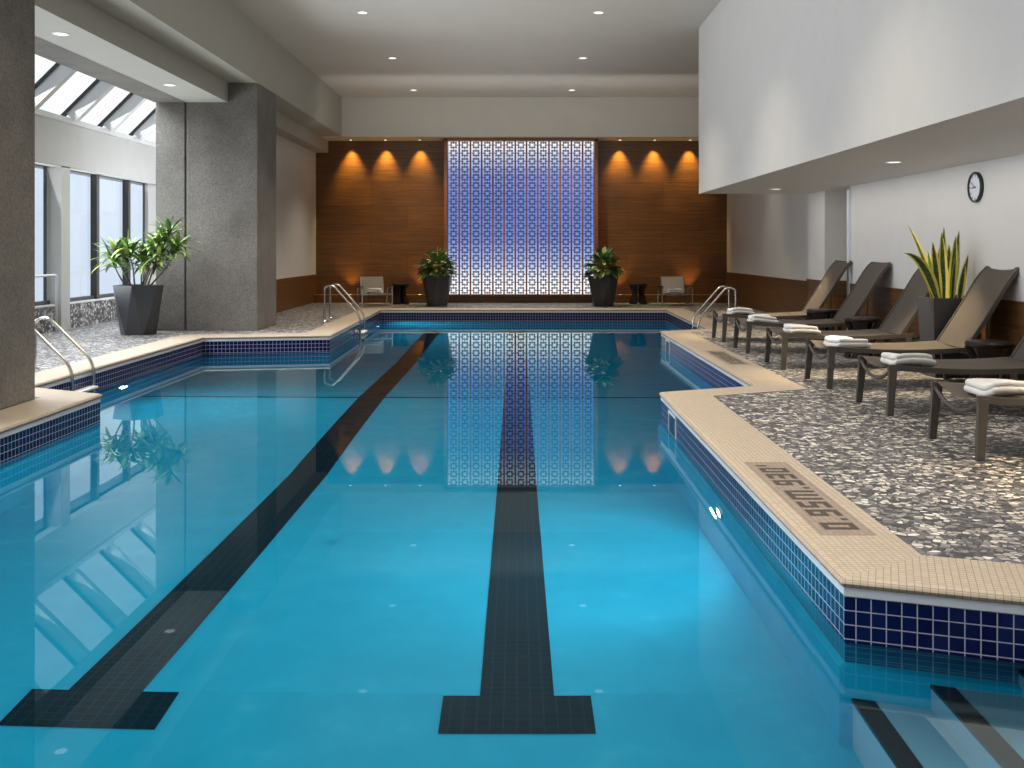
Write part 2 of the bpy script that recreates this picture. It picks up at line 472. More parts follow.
# dark seam tile at the slope break
bm = BM(); quad(bm, [(-5.2, 13.62, zfloor(13.62) + .004), (3.8, 13.62, zfloor(13.62) + .004), (3.8, 13.70, zfloor(13.7) + .004), (-5.2, 13.70, zfloor(13.7) + .004)])
struct('depth_break_line', bm, M['lane'], 'thin dark line across the pool floor where it deepens', 'lane line')

# entry steps at the right
bm = BM()
for i, (x0, z) in enumerate(((1.41, WZ - .56), (1.70, WZ - .32), (2.02, WZ - .08))):
    box(bm, x0, 3.62, 0.42, 4.40, SH, z)
st = struct('entry_steps', bm, M['step'], 'pale underwater entry steps with black edge strips', 'steps')
for x0, z in ((1.41, WZ - .56), (1.70, WZ - .32), (2.02, WZ - .08)):
    b2 = BM(); box(b2, x0 - .004, x0 + .085, 0.43, 4.38, z - .03, z + .004)
    obj('step_nosing', b2, M['rubber'], st)
# water
bm = BM()
vs = [bm.verts.new((p[0], p[1], WZ)) for p in P2]
for t in geometry.tessellate_polygon([[Vector((p[0], p[1], 0)) for p in P2]]): bm.faces.new([vs[i] for i in t])
for f in bm.faces:
    f.normal_update()
    if f.normal.z < 0: f.normal_flip()
wat = obj('pool_water', bm, M['water'])
tag(wat, 'still clear water filling the swimming pool', 'water', kind='structure')

# ------------------------------------------------------------------ shell of the room
def sbox(name, label, mat, *b, cat='wall', bevel=0):
    bm = BM(); box(bm, *b, bevel=bevel)
    return struct(name, bm, M[mat], label, cat)
CZ = 5.18
sbox('ceiling', 'grey painted main ceiling with recessed lamps', 'ceiling', -4.39, 6.2, -2, 27.1, CZ, CZ + .25, cat='ceiling')
sbox('wall_back', 'plain white wall behind the camera', 'white', -8.3, 6.2, -2.3, -2, 0, 5.8)
sbox('wall_far', 'tall walnut panelled wall at the far end', 'wood', -5.25, 6.0, 27, 27.2, 0, 5.6)
sbox('trim_1', 'pale header above the walnut wall', 'ceiling', -4.9, 5.45, 26.03, 26.2, 4.18, CZ, cat='header')
bm = BM(); box(bm, -4.9, -1.95, 26.2, 27, 4.18, 4.24); box(bm, 1.95, 5.45, 26.2, 27, 4.18, 4.24); box(bm, -1.95, 1.95, 26.2, 27, 4.2, 4.3)
struct('trim_2', bm, M['ceiling'], 'pale slot ceiling between header and walnut wall', 'header')
sbox('trim_3', 'low walnut plinth along the foot of the far wall', 'wood', -5.2, 5.45, 26.55, 27, 0, 0.2, cat='plinth')
# right side
bm = BM(); box(bm, 5.45, 6.2, 17.87, 27.1, 0, CZ)
struct('wall_right_far', bm, M['white'], 'white right wall beyond the lounger bay', 'wall')
sbox('trim_4', 'walnut wainscot on the far right wall', 'wood', 5.43, 5.46, 17.9, 27, 0, 0.78, cat='wainscot')
bm = BM(); box(bm, 5.0, 6.2, -2, 15.6, 0, 2.6); box(bm, 5.0, 6.2, 16.9, 17.87, 0, 2.6); box(bm, 5.75, 6.2, 15.6, 16.9, 0, 2.6)
struct('wall_right', bm, M['white'], 'white right wall behind the row of loungers', 'wall')
bm = BM(); box(bm, 4.98, 5.02, -2, 15.58, 0, .87); box(bm, 4.98, 5.02, 16.9, 17.89, 0, .87); box(bm, 5.0, 5.75, 16.88, 16.92, 0, .87); box(bm, 4.98, 5.45, 17.86, 17.9, 0, .87)
struct('trim_5', bm, M['wood'], 'walnut wainscot behind the loungers', 'wainscot')
dr = thing('door_1', 'white door set back in the recess of the right wall', 'door', (5.72, 16.25, 0)); dr['kind'] = 'structure'
b2 = BM(); box(b2, -.02, .02, -.5, .5, 0, 2.1, .004); obj('door_leaf', b2, M['white'], dr)
b2 = BM(); tube(b2, [(-.02, -.4, 1.0), (-.07, -.4, 1.0), (-.07, -.28, 1.0)], .01); obj('door_handle', b2, M['steel'], dr)
sbox('trim_6', 'narrow white door casing on the right wall', 'trimwhite', 4.96, 5.05, 15.56, 15.64, 0, 2.28, cat='casing')
sbox('wall_bulkhead_right', 'big pale bulkhead hanging over the loungers', 'white', 3.12, 6.2, -2, 17.85, 2.33, CZ, cat='bulkhead')
# left side beams
sbox('wall_bulkhead_left', 'grey bulkhead beside the main ceiling on the left', 'olive', -6.0, -4.39, -2, 27.0, 4.2, 5.6, cat='bulkhead')
bm = BM(); box(bm, -5.61, -4.9, -2, 17.63, 3.87, 4.22); box(bm, -5.5, -4.9, 19.0, 27, 3.87, 4.22)
struct('trim_7', bm, M['olive'], 'lower grey soffit beam carrying small downlights on the left', 'beam')
bm = BM(); box(bm, -6.14, -5.6, -2, 17.63, 3.87, 5.75); box(bm, -6.14, -5.6, 17.63, 24.6, 4.3, 5.75)
struct('trim_8', bm, M['concrete'], 'concrete beam along the inner edge of the skylight', 'beam')
# concrete columns
def column(y0, y1, label, xr=-4.40):
    bm = BM()
    box(bm, -5.60, xr, y0, y1, 0, 4.22, .012)
    box(bm, -6.14, -5.64, y0 + .03, y1 - .02, 0, 3.9, .012)
    box(bm, -5.66, -5.58, y0 + .06, y1 - .05, 0, 3.9)
    return struct('concrete_column', bm, M['concrete'], label, 'column')
column(8.0, 9.62, 'rough concrete column at the left edge beside the pool', -4.455)
column(17.63, 19.02, 'rough concrete column behind the cane plant')
sbox('wall_left_inner', 'white left wall between far column and walnut wall', 'white', -5.5, -5.22, 19.0, 27.0, 0, 4.2)
sbox('trim_9', 'walnut wainscot on the inner left wall', 'wood', -5.24, -5.20, 19.02, 27, 0, .72, cat='wainscot')
sbox('wall_alcove', 'white end wall of the window alcove', 'white', -8.3, -5.45, 24.5, 24.8, 0, 5.8)
# outer left wall: sill, band, pilasters
bm = BM(); box(bm, -8.3, -7.74, -2, 24.6, 2.78, 3.60); box(bm, -8.0, -7.9, 22.28, 24.6, 0, 3); box(bm, -8.3, -8.0, -2, 24.6, 0, .40)
for y0, y1 in ((17.7, 18.02), (12.4, 12.72), (7.1, 7.42), (1.8, 2.12)):
    box(bm, -8.0, -7.74, y0 - .04, y1 - .01, 0, 2.8)
M['alcove'] = plain('warm_grey_wall_paint', (0.50, 0.485, 0.46), 0.6, noise=0.03, nscale=3)
struct('wall_left', bm, M['alcove'], 'white outer wall with pilasters between the windows', 'wall')
bm = BM()
for y0, y1 in ((18.0, 24.5), (12.72, 17.62), (7.42, 12.3), (2.12, 7.0)):
    x1 = -7.78
    box(bm, -8.0, x1, y0, y1, 0, .42)
struct('trim_10', bm, M['pebblewall'], 'low pebble clad sill wall under the windows', 'sill')
bm = BM(); 
for y0, y1 in ((18.0, 24.5), (12.72, 17.62), (7.42, 12.3), (2.12, 7.0)): box(bm, -8.02, -7.8, y0, y1, .42, .445)
struct('trim_11', bm, M['white'], 'white sill ledge under the windows', 'sill')
k = 0
for y0, y1, mul in ((17.95, 22.28, (19.54, 21.12)), (12.7, 17.62, (14.3, 15.9)), (7.4, 12.35, (9.0, 10.6)), (2.1, 7.05, (3.7, 5.3))):
    k += 1
    w = thing('window_%d' % k, ['dark framed window triple behind the cane plant', 'dark framed window left of the white pilaster', 'dark framed window hidden beside the near column', 'dark framed window nearest the camera'][k - 1], 'window', (-7.96, y0, .44)); w['kind'] = 'structure'
    b2 = BM()
    L = y1 - y0; Hh = 2.84 - .44
    box(b2, -.05, .05, 0, L, 0, .07); box(b2, -.05, .05, 0, L, Hh - .06, Hh); box(b2, -.05, .0, 0, .05, 0, Hh); box(b2, -.05, -.01, L - .035, L, 0, Hh)
    obj('window_frame', b2, M['frame'], w)
    for ym in mul:
        b2 = BM(); box(b2, -.03, .09, ym - y0 - .06, ym - y0 + .06, .0, Hh); obj('mullion', b2, M['frame'], w)
    edges = [0] + [m - y0 for m in mul] + [L]
    for a, b_ in zip(edges, edges[1:]):
        b2 = BM(); quad(b2, [(0, a, .05), (0, b_, .05), (0, b_, Hh - .05), (0, a, Hh - .05)])
        obj('window_pane', b2, M['pane'], w)
# skylight
SX0, SZ0, SX1, SZ1 = -7.80, 3.60, -6.1, 5.30
sk = thing('window_5', 'sloping skylight with white rafters over the window alcove', 'skylight', (0, 0, 0)); sk['kind'] = 'structure'
ys = [17.82 + 1.55 * i for i in range(-13, 5)]
nrm = Vector((SZ0 - SZ1, 0, SX1 - SX0)).normalized()  # pointing up-left (outwards)
dirv = Vector((SX1 - SX0, 0, SZ1 - SZ0))
for y in ys:
    b2 = BM()
    a = Vector((SX0, y, SZ0)) - nrm * .11 + dirv * .06; b_ = Vector((SX1, y, SZ1)) - nrm * .13
    bar(b2, a, b_, .14, .20, up=nrm); obj('rafter', b2, M['white'], sk)
    b2 = BM(); a = Vector((SX0, y - .05, SZ0)) + nrm * .01; b_ = Vector((SX1, y - .05, SZ1)) + nrm * .01
    bar(b2, a, b_, .10, .05, up=nrm); obj('glazing_bar', b2, M['frame'], sk)
for y0, y1 in zip(ys, ys[1:]):
    b2 = BM(); o = nrm * .01
    quad(b2, [Vector((SX0, y0, SZ0)) + o, Vector((SX0, y1, SZ0)) + o, Vector((SX1, y1, SZ1)) + o, Vector((SX1, y0, SZ1)) + o])
    obj('skylight_pane', b2, M['pane'], sk)
b2 = BM(); t = .62
p = Vector((SX0, 0, SZ0)) + dirv * t
bar(b2, p + Vector((0, ys[0], 0)) - nrm * .04, p + Vector((0, ys[-1], 0)) - nrm * .04, .1, .14, up=nrm); obj('transom', b2, M['white'], sk)
b2 = BM(); box(b2, -7.9, -7.66, -2, 24.5, 3.54, 3.63); obj('skylight_curb', b2, M['white'], sk)

# building outside
def facade():
    m, nt, b = new_mat('pale_tower_facade')
    v = coord(nt, 'Object', rot=(R(90), 0, R(90)))
    g = nt.nodes.new('ShaderNodeNewGeometry'); mp = N(nt, 'ShaderNodeMapping'); mp.inputs['Rotation'].default_value = (0, R(90), 0)
    sx = N(nt, 'ShaderNodeSeparateXYZ'); nt.links.new(g.outputs['Position'], sx.inputs[0])
    cx = N(nt, 'ShaderNodeCombineXYZ'); nt.links.new(sx.outputs['Y'], cx.inputs['X']); nt.links.new(sx.outputs['Z'], cx.inputs['Y'])
    br = N(nt, 'ShaderNodeTexBrick', Scale=1.0, offset=0.0)
    br.inputs['Brick Width'].default_value = 2.6; br.inputs['Row Height'].default_value = 3.4; br.inputs['Mortar Size'].default_value = 0.16
    br.inputs['Color1'].default_value = (0.80, 0.85, 0.90, 1); br.inputs['Color2'].default_value = (0.90, 0.93, 0.96, 1); br.inputs['Mortar'].default_value = (0.85, 0.86, 0.88, 1)
    nt.links.new(cx.outputs[0], br.inputs['Vector']); nt.links.new(br.outputs['Color'], b.inputs['Base Color'])
    b.inputs['Roughness'].default_value = 0.5
    return m
bm = BM(); box(bm, -40, -24, 10, 75, -12, 7.5)
tag(obj('office_building', bm, facade()), 'pale glass office block seen through the windows', 'building')
bm = BM(); box(bm, -24, -8.4, -10, 80, -12.2, -12); tag(obj('street', bm, plain('street_paving', (0.5, 0.52, 0.55), 0.8, noise=0.1)), 'pale street far below the windows', 'ground', kind='structure')

# ------------------------------------------------------------------ backlit screen
SCY = 26.45
scr = thing('lattice_screen', 'tall backlit blue and white fretwork screen on the walnut wall', 'screen', (0.10, SCY, 0.22))
W, Hs = 3.71, 3.90
cw, chh = W / 13, Hs / 19
b2 = BM()
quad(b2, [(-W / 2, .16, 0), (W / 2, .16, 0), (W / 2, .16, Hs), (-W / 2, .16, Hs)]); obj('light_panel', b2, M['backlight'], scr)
b2 = BM(); box(b2, -W / 2 - .10, -W / 2 - .015, -.06, .5, -.03, Hs + .05); obj('frame_side', b2, M['woodframe'], scr)
b2 = BM(); box(b2, W / 2 + .015, W / 2 + .10, -.06, .5, -.03, Hs + .05); obj('frame_side', b2, M['woodframe'], scr)
b2 = BM(); box(b2, -W / 2 - .10, W / 2 + .10, -.06, .5, Hs, Hs + .07); obj('frame_head', b2, M['woodframe'], scr)
bm = BM()
th = .018
def lat(x0, x1, z0, z1): box(bm, x0, x1, 0, th, z0, z1)
hw = cw / 2 - .022
for r in range(19):
    zc = (r + .5) * chh; hh = chh / 2
    lat(-.016, .016, zc + .035, zc + hh - .014); lat(-.016, .016, zc - hh + .014, zc - .035); lat(-.007, .007, zc + hh - .016, zc + hh + .016)          # vertical spokes
    lat(.04, hw - .018, zc - .016, zc + .016); lat(-hw + .018, -.04, zc - .016, zc + .016)              # horizontal spokes
    lat(-cw / 2, -hw + .02, zc - .006, zc + .006); lat(hw - .02, cw / 2, zc - .006, zc + .006)          # thin rods to the slats
    for sx in (-1, 1):
        for sz in (-1, 1):
            x0, x1 = sorted((sx * .052, sx * .082)); z0, z1 = sorted((zc + sz * .034, zc + sz * .082))
            lat(x0, x1, z0, z1)                                                                          # corner blocks
            x0, x1 = sorted((sx * .026, sx * .082)); z0, z1 = sorted((zc + sz * .060, zc + sz * .082))
            lat(x0, x1, z0, z1)
            t = bmesh.new(); bmesh.ops.create_cube(t, size=1)
            for v in t.verts: v.co = Vector((v.co.x * .06, v.co.y * th, v.co.z * .014))
            merge(bm, t, Matrix.Translation((sx * .042, th / 2, zc + sz * .042)) @ Matrix.Rotation(sx * sz * R(45), 4, 'Y'))
first = obj('fretwork_panel', bm, M['lattice'], scr)
first.location = (-W / 2 + cw / 2, 0, 0)
for i in range(1, 13):
    o = first.copy(); C.objects.link(o); o.location = (-W / 2 + cw * (i + .5), 0, 0)
b2 = BM(); box(b2, -.021, .021, -.008, .05, -.05, Hs); slat = obj('wood_slat', b2, M['woodframe'], scr); slat.location = (-W / 2 + cw, 0, 0)
for i in range(2, 13):
    o = slat.copy(); C.objects.link(o); o.location = (-W / 2 + cw * i, 0, 0)

# ------------------------------------------------------------------ lamps
LP = []
def downlight(x, y, z, label, r=.085, group='recessed ceiling downlights', lens='lens'):
    t = thing('recessed_downlight', label, 'ceiling light', (x, y, z), 0, group)
    b2 = BM(); lathe(b2, [(r * .8, -.002), (r, -.006), (r * 1.12, -.006), (r * 1.15, 0.0), (r * .8, 0)], 24); obj('trim_ring', b2, M['plastic'], t, smooth=True, angle=40)
    b2 = BM(); lathe(b2, [(0, -.004), (r * .8, -.004)], 24); obj('lens', b2, M[lens], t)
    return t
def spot(x, y, z, power, col, size=R(100), blend=.6, rot=(0, 0, 0), rad=.06, name='spot_lamp'):
    l = bpy.data.lights.new(name, 'SPOT'); l.energy = power; l.color = col; l.spot_size = size; l.spot_blend = blend; l.shadow_soft_size = rad
    o = bpy.data.objects.new(name, l); o.location = (x, y, z); o.rotation_euler = rot; C.objects.link(o)
    return o
WARM = (1.0, .86, .68)
names = {16.7: 'nearest', 20.7: 'middle', 24.9: 'farthest'}
for y in (16.7, 20.7, 24.9):
    for x, sd in ((-2.48, 'left'), (1.31, 'right')):
        downlight(x, y, CZ, 'round recessed downlight, %s of the %s row in the main ceiling' % (names[y], sd))
for y in (4.4, 8.5, 12.6, 16.7, 20.7, 24.9):
    for x in (-2.48, 1.31): spot(x, y, CZ - .03, 260 if y < 18 else 480, WARM, R(100), .7)
for y, w_ in ((11.25, 'near'), (16.4, 'far')):
    downlight(4.08, y, 2.33, 'round recessed downlight in the low soffit above the loungers, %s one' % w_, group='soffit downlights over the loungers')
for y in (6.1, 11.25, 16.4): spot(4.0, y, 2.31, 330, (1.0, .78, .48), R(76), .6, rad=.05)
spot(4.7, 22.0, CZ - .05, 220, WARM, R(60), .6, rot=(0, R(8), 0))
for y, w_ in ((12.0, 'near'), (15.76, 'far')):
    downlight(-5.26, y, 3.87, 'round downlight in the left soffit beam, %s one' % w_, group='downlights in the left beam')
    spot(-5.26, y, 3.85, 60, WARM, R(100), .7)
for i, x in enumerate((-4.28, -3.39, -2.5, 2.65, 3.54, 4.46)):
    downlight(x, 26.78, 4.18, ['leftmost', 'second', 'third', 'fourth', 'fifth', 'rightmost'][i] + ' small warm lamp along the top of the walnut wall', r=.04, group='wall washers above the walnut wall', lens='warmlens')
    spot(x, 26.80, 4.16, 300, (1.0, .64, .15), R(62), 1.0, rot=(R(11), 0, 0), rad=.03)
for i, x in enumerate((-4.28, -2.5, 2.65, 4.46)):
    t = thing('plinth_uplight', ['far left', 'inner left', 'inner right', 'far right'][i] + ' small uplight set in the plinth top', 'uplight', (x, 26.7, .2), 0, 'plinth uplights')
    b2 = BM(); lathe(b2, [(.035, .002), (.045, .006), (.05, 0)], 16); obj('trim_ring', b2, M['steel'], t)
    b2 = BM(); lathe(b2, [(0, .004), (.035, .004)], 16); obj('lens', b2, M['warmlens'], t)
    spot(x, 26.78, .23, 30, (1.0, .55, .16), R(80), .9, rot=(R(180) - R(8), 0, 0), rad=.03)

# underwater lamps
def pool_lamp(x, y, z, rz, label, p=50):
    t = thing('underwater_lamp', label, 'pool light', (x, y, z), rz, 'underwater lamps')
    b2 = BM(); lathe(b2, [(.09, .012), (.10, .02), (.125, .014), (.13, 0)], 24, axis='X'); obj('bezel', b2, M['steel'], t, smooth=True)
    b2 = BM(); lathe(b2, [(0, .016), (.05, .015), (.09, .012)], 24, axis='X'); obj('lens', b2, M['poollens'], t)
    l = bpy.data.lights.new('pool_lamp_beam', 'AREA'); l.shape = 'DISK'; l.size = .18; l.energy = p; l.color = (.75, .95, 1)
    o = bpy.data.objects.new('pool_lamp_beam', l); C.objects.link(o)
    d = Vector((math.cos(rz), math.sin(rz), -.12))
    o.location = Vector((x, y, z)) + d * .05
    o.rotation_euler = d.to_track_quat('-Z', 'Y').to_euler()
pool_lamp(1.37, 7.0, WZ - .42, PI, 'glowing underwater lamp in the right pool wall')
pool_lamp(-4.92, 12.9, WZ - .40, 0, 'glowing underwater lamp in the left pool wall by the near ladder')
pool_lamp(-3.07, 22.7, WZ - .45, 0, 'glowing underwater lamp in the left pool wall near the far end')
def area(name, loc, rot, sx, sy, p, col, spread=PI):
    l = bpy.data.lights.new(name, 'AREA'); l.shape = 'RECTANGLE'; l.size = sx; l.size_y = sy; l.energy = p; l.color = col; l.spread = spread
    o = bpy.data.objects.new(name, l); o.location = loc; o.rotation_euler = rot; C.objects.link(o); return o
area('pool_fill', (-1.3, 7.4, WZ - .03), (0, 0, 0), 5.4, 13.5, 140, (.82, .96, 1))  # added fill just under the water surface, no fixture there
area('pool_fill', (0, 19.0, WZ - .03), (0, 0, 0), 6.2, 9.0, 40, (.82, .96, 1))
area('pool_fill', (2.5, 2.0, WZ - .03), (0, 0, 0), 2.2, 3.2, 34, (.82, .96, 1))

# ------------------------------------------------------------------ loungers
def mesh_sheet(bm, f, nu, nv, thick=.006):
    g = [[f(i / nu, j / nv) for j in range(nv + 1)] for i in range(nu + 1)]
    top = [[bm.verts.new(p) for p in row] for row in g]
    for i in range(nu):
        for j in range(nv): bm.faces.new((top[i][j], top[i + 1][j], top[i + 1][j + 1], top[i][j + 1]))
    geo = bmesh.ops.solidify(bm, geom=bm.faces[:], thickness=thick)

def make_lounger(label):
    t = thing('sun_lounger', label, 'sun lounger', (0, 0, 0), 0, 'sun loungers along the right wall')
    hw = .375
    # rails : gently bowed
    def railz(x): return .40 - .035 * math.sin(PI * min(1, max(0, (x - .03) / 1.5)))
    for s in (-1, 1):
        b2 = BM(); pts = [(x / 20 * 1.53, s * hw, railz(x / 20 * 1.53)) for x in range(21)]
        for a, b_ in zip(pts, pts[1:]): bar(b2, a, b_, .034, .045)
        obj('side_rail', b2, M['lounge_metal'], t)
    for x, sl in ((.04, -.03), (1.45, .05)):
        for s in (-1, 1):
            b2 = BM(); bar(b2, (x + sl, s * (hw + .02), 0), (x, s * hw, .405), .040, .052, up=(1, 0, 0), w2=.040, h2=.072, bevel=.004)
            obj('leg', b2, M['lounge_metal'], t)
    b2 = BM(); tube(b2, [(.025, -hw + hw * 2 * k / 16, .385 - .11 * math.sin(PI * k / 16) ** 0.8) for k in range(17)], .016, 8); obj('foot_bar', b2, M['lounge_metal'], t, smooth=True)
    b2 = BM(); bar(b2, (1.48, -hw, .34), (1.48, hw, .34), .035, .035); obj('cross_bar', b2, M['lounge_metal'], t)
    b2 = BM()
    def seat(u, v):
        x = .03 + u * 1.37; y = (v * 2 - 1) * (hw - .012)
        sag = .055 * (1 - (v * 2 - 1) ** 2)
        return (x, y, railz(x) + .024 - sag * (1 - .45 * u))
    mesh_sheet(b2, seat, 16, 10); obj('seat_sling', b2, M['sling'], t, smooth=True, angle=50)
    prof = [(1.38, .41), (1.46, .53), (1.56, .68), (1.655, .83), (1.735, .97), (1.80, 1.075), (1.85, 1.14), (1.91, 1.20)]
    def pat(u):
        f = u * (len(prof) - 1); i = min(int(f), len(prof) - 2); w_ = f - i
        return (prof[i][0] * (1 - w_) + prof[i + 1][0] * w_, prof[i][1] * (1 - w_) + prof[i + 1][1] * w_)
    b2 = BM()
    def back(u, v):
        x, z = pat(u); y = (v * 2 - 1) * (hw - .02); sag = (.035 - .018 * u) * (1 - (v * 2 - 1) ** 2)
        return (x + sag * .8, y, z - sag * .6)
    mesh_sheet(b2, back, 16, 10); obj('back_sling', b2, M['sling'], t, smooth=True, angle=50)
    for s in (-1, 1):
        b2 = BM(); pts = [(pat(k / 14)[0] + .012, s * (hw - .02), pat(k / 14)[1] - .008) for k in range(15)]
        for a, b_ in zip(pts, pts[1:]): bar(b2, a, b_, .03, .04, up=(1, 0, 0))
        obj('back_rail', b2, M['lounge_metal'], t)
    b2 = BM(); tube(b2, [(1.91 + .028 * math.sin(PI * k / 10), -hw + .02 + (hw - .02) * 2 * k / 10, 1.20 - .010 * math.sin(PI * k / 10)) for k in range(11)], .012, 8); obj('head_bar', b2, M['lounge_metal'], t, smooth=True)
    b2 = BM()
    for s in (-1, 1): tube(b2, [(1.65, s * .3, .80), (1.62, s * .3, .36)], .011, 8)
    tube(b2, [(1.62, -.3, .36), (1.62, .3, .36)], .011, 8); tube(b2, [(1.50, -.35, .36), (1.62, -.3, .36)], .011, 8); tube(b2, [(1.50, .35, .36), (1.62, .3, .36)], .011, 8)
    obj('back_strut', b2, M['lounge_metal'], t, smooth=True)
    return t
LY = [7.25, 9.07, 10.72, 12.35, 14.2, 15.85]
LX = [3.04, 3.10, 3.09, 3.05, 3.05, 3.06]
order = ['taupe sling sun lounger cut by the right frame edge, closest to the pool sign', 'taupe sun lounger second closest to the camera, its back mostly outside the frame',
         'taupe sun lounger just in front of the snake plant, its raised back beside the plant', 'taupe sun lounger just behind the snake plant pot',
         'taupe sun lounger second farthest, next behind the one at the snake plant', 'taupe sun lounger farthest of the row, nearest the right pool ladder']
l0 = make_lounger(order[0]); l0.location = (LX[0], LY[0], 0)
for i in range(1, 6): dup(l0, (LX[i], LY[i], 0), 0, order[i])

# towels
def make_towel(seed, name, label, loc, sx=.40, sy=.46, h=.10, group=None, drape=False):
    rnd = random.Random(seed)
    # folded profile: stack of two doubled layers, fold to the left (-x), open edges to the right
    b2 = BM()
    def layer(z0, z1, x0, x1, k):
        t = bmesh.new(); bmesh.ops.create_cube(t, size=1)
        for v in t.verts: v.co = Vector(((x0 + x1) / 2 + v.co.x * (x1 - x0), v.co.y * sy * (1 - .02 * k), (z0 + z1) / 2 + v.co.z * (z1 - z0)))
        bmesh.ops.bevel(t, geom=t.edges[:], offset=(z1 - z0) * .48, segments=4, profile=.5, affect='EDGES')
        bmesh.ops.subdivide_edges(t, edges=[e for e in t.edges if e.calc_length() > .12], cuts=6, use_grid_fill=True)
        for v in t.verts:
            v.co.z += .012 * math.sin(v.co.x * 9 + seed) * math.cos(v.co.y * 7 + seed * 2) + .006 * math.sin(v.co.y * 22 + seed)
            v.co.z -= .05 * max(0, abs(v.co.x - (x0 + x1) / 2) / sx - .25)
        merge(b2, t)
    n = 2; d = h / n
    for k in range(n):
        layer(k * d - .004, (k + 1) * d + .004, -sx / 2 + .008 * k, sx / 2 - .03 * k * (1 if k % 2 else .5), k)
    lay = b2
    zmin = min(v.co.z for v in lay.verts)
    for v in lay.verts:
        v.co.z -= zmin
        if drape: v.co.z += .055 * ((v.co.y - .07) / .363) ** 2 - .045 * v.co.x
    o = obj(name, lay, M['towel'], smooth=True, angle=60, loc=loc)
    o.rotation_euler = (0, 0, rnd.uniform(-.06, .06))
    return tag(o, label, 'towel', group)
tl = ['white folded towel on the lounger cut by the right frame edge', 'white folded towel on the second closest lounger', 'white folded towel on the lounger in front of the snake plant',
      'white folded towel on the lounger just behind the snake plant', 'white folded towel on the second farthest lounger', 'white folded towel on the farthest lounger']
for i in range(6):
    make_towel(i, 'folded_towel', tl[i], (LX[i] + [.31, .28, .29, .31, .29, .33][i], LY[i] - .07, .362), sx=.35, sy=.44, h=.08, group='towels on the loungers', drape=True)

# ------------------------------------------------------------------ stools (dark carved drum stools used as side tables)
def make_stool(label):
    t = thing('drum_stool', label, 'stool', (0, 0, 0), 0, 'dark wooden drum stools')
    b2 = BM(); lathe(b2, [(0, .46), (.20, .46), (.22, .47), (.225, .495), (.215, .515), (0, .52)], 28); obj('seat', b2, M['stool'], t, smooth=True, angle=35)
    for k in range(4):
        b2 = BM(); a = PI / 4 + k * PI / 2
        prof = [(.215, .0), (.20, .06), (.165, .16), (.145, .25), (.16, .34), (.195, .42), (.21, .465)]
        tgt = Vector((-math.sin(a), math.cos(a), 0)); rad = Vector((math.cos(a), math.sin(a), 0))
        rows = []
        for r, z in prof:
            w_ = .055 + .05 * abs(z - .24) / .24
            rows.append([b2.verts.new(rad * rr + tgt * s * w_ + Vector((0, 0, z))) for rr, s in ((r, -1), (r + .012, 0), (r, 1), (r - .05, 1), (r - .05, -1))])
        for p, q in zip(rows, rows[1:]):
            for i in range(5): b2.faces.new((p[i], p[(i + 1) % 5], q[(i + 1) % 5], q[i]))
        b2.faces.new(rows[0][::-1]); b2.faces.new(rows[-1])
        obj('leg', b2, M['stool'], t, smooth=True, angle=40)
    return t
s0 = make_stool('dark wooden drum stool between the left canvas chair and its planter'); s0.location = (-2.93, 26.0, 0); s0.rotation_euler = (0, 0, .5)
dup(s0, (3.03, 26.0, 0), 0.0, 'dark wooden drum stool between the right planter and canvas chair')
for y, x, lb in ((9.9, 4.5, 'dark wooden stool at the right frame edge between the two loungers before the snake plant'), (13.3, 4.42, 'dark wooden stool between the loungers just behind the snake plant'), (15.05, 4.42, 'dark wooden stool between the two farthest loungers')):
    dup(s0, (x, y, 0), .3, lb)

# ------------------------------------------------------------------ canvas chairs
def make_chair(label):
    t = thing('lounge_chair', label, 'chair', (0, 0, 0), 0, 'low canvas chairs at the far wall')   # faces -Y
    hw = .37
    for s in (-1, 1):
        b2 = BM(); bar(b2, (s * hw, -.30, 0), (s * hw, -.30, .46), .03, .03); obj('leg', b2, M['steel'], t)
        b2 = BM(); bar(b2, (s * hw, .32, 0), (s * hw, .22, .44), .03, .03); obj('leg', b2, M['steel'], t)
        b2 = BM(); pts = round_path([(s * hw, -.30, .40), (s * hw, -.30, .475), (s * hw, .30, .43)], .06, 4)
        for a, b_ in zip(pts, pts[1:]): bar(b2, a, b_, .05, .028)
        obj('arm', b2, M['stool'], t)
        b2 = BM(); pts = [(s * .28, -.33, .30), (s * .28, .20, .22), (s * .28, .36, .68)]
        p2 = round_path(pts, .05, 4)
        for a, b_ in zip(p2, p2[1:]): bar(b2, a, b_, .022, .022, up=(1, 0, 0))
        obj('sling_rail', b2, M['steel'], t)
    b2 = BM()
    for y, z in ((-.30, .27), (.26, .25)): bar(b2, (-hw, y, z), (hw, y, z), .022, .022)
    obj('stretcher', b2, M['steel'], t)
    b2 = BM(); mesh_sheet(b2, lambda u, v: ((v * 2 - 1) * .275, -.33 + u * .50, .31 - u * .08 - .03 * (1 - (2 * v - 1) ** 2) * math.sin(PI * (.2 + .8 * u))), 8, 8, .01); obj('seat', b2, M['canvas'], t, smooth=True, angle=50)
    b2 = BM(); mesh_sheet(b2, lambda u, v: ((v * 2 - 1) * .275, .21 + u * .15, .27 + u * .42), 6, 6, .012); obj('backrest', b2, M['canvas'], t, smooth=True, angle=50)
    return t
c0 = make_chair('low pale canvas armchair left of the far planter, turned slightly'); c0.location = (-3.50, 25.55, 0); c0.rotation_euler = (0, 0, .35)
dup(c0, (3.87, 25.5, 0), 0.05, 'low pale canvas armchair right of the far stool, facing the pool')
make_towel(11, 'seat_towel', 'white rolled towel on the left canvas chair', (-3.47, 25.40, .295), .38, .28, .09, 'towels on the canvas chairs')
make_towel(12, 'seat_towel', 'white rolled towel on the right canvas chair', (3.86, 25.36, .29), .38, .28, .09, 'towels on the canvas chairs')

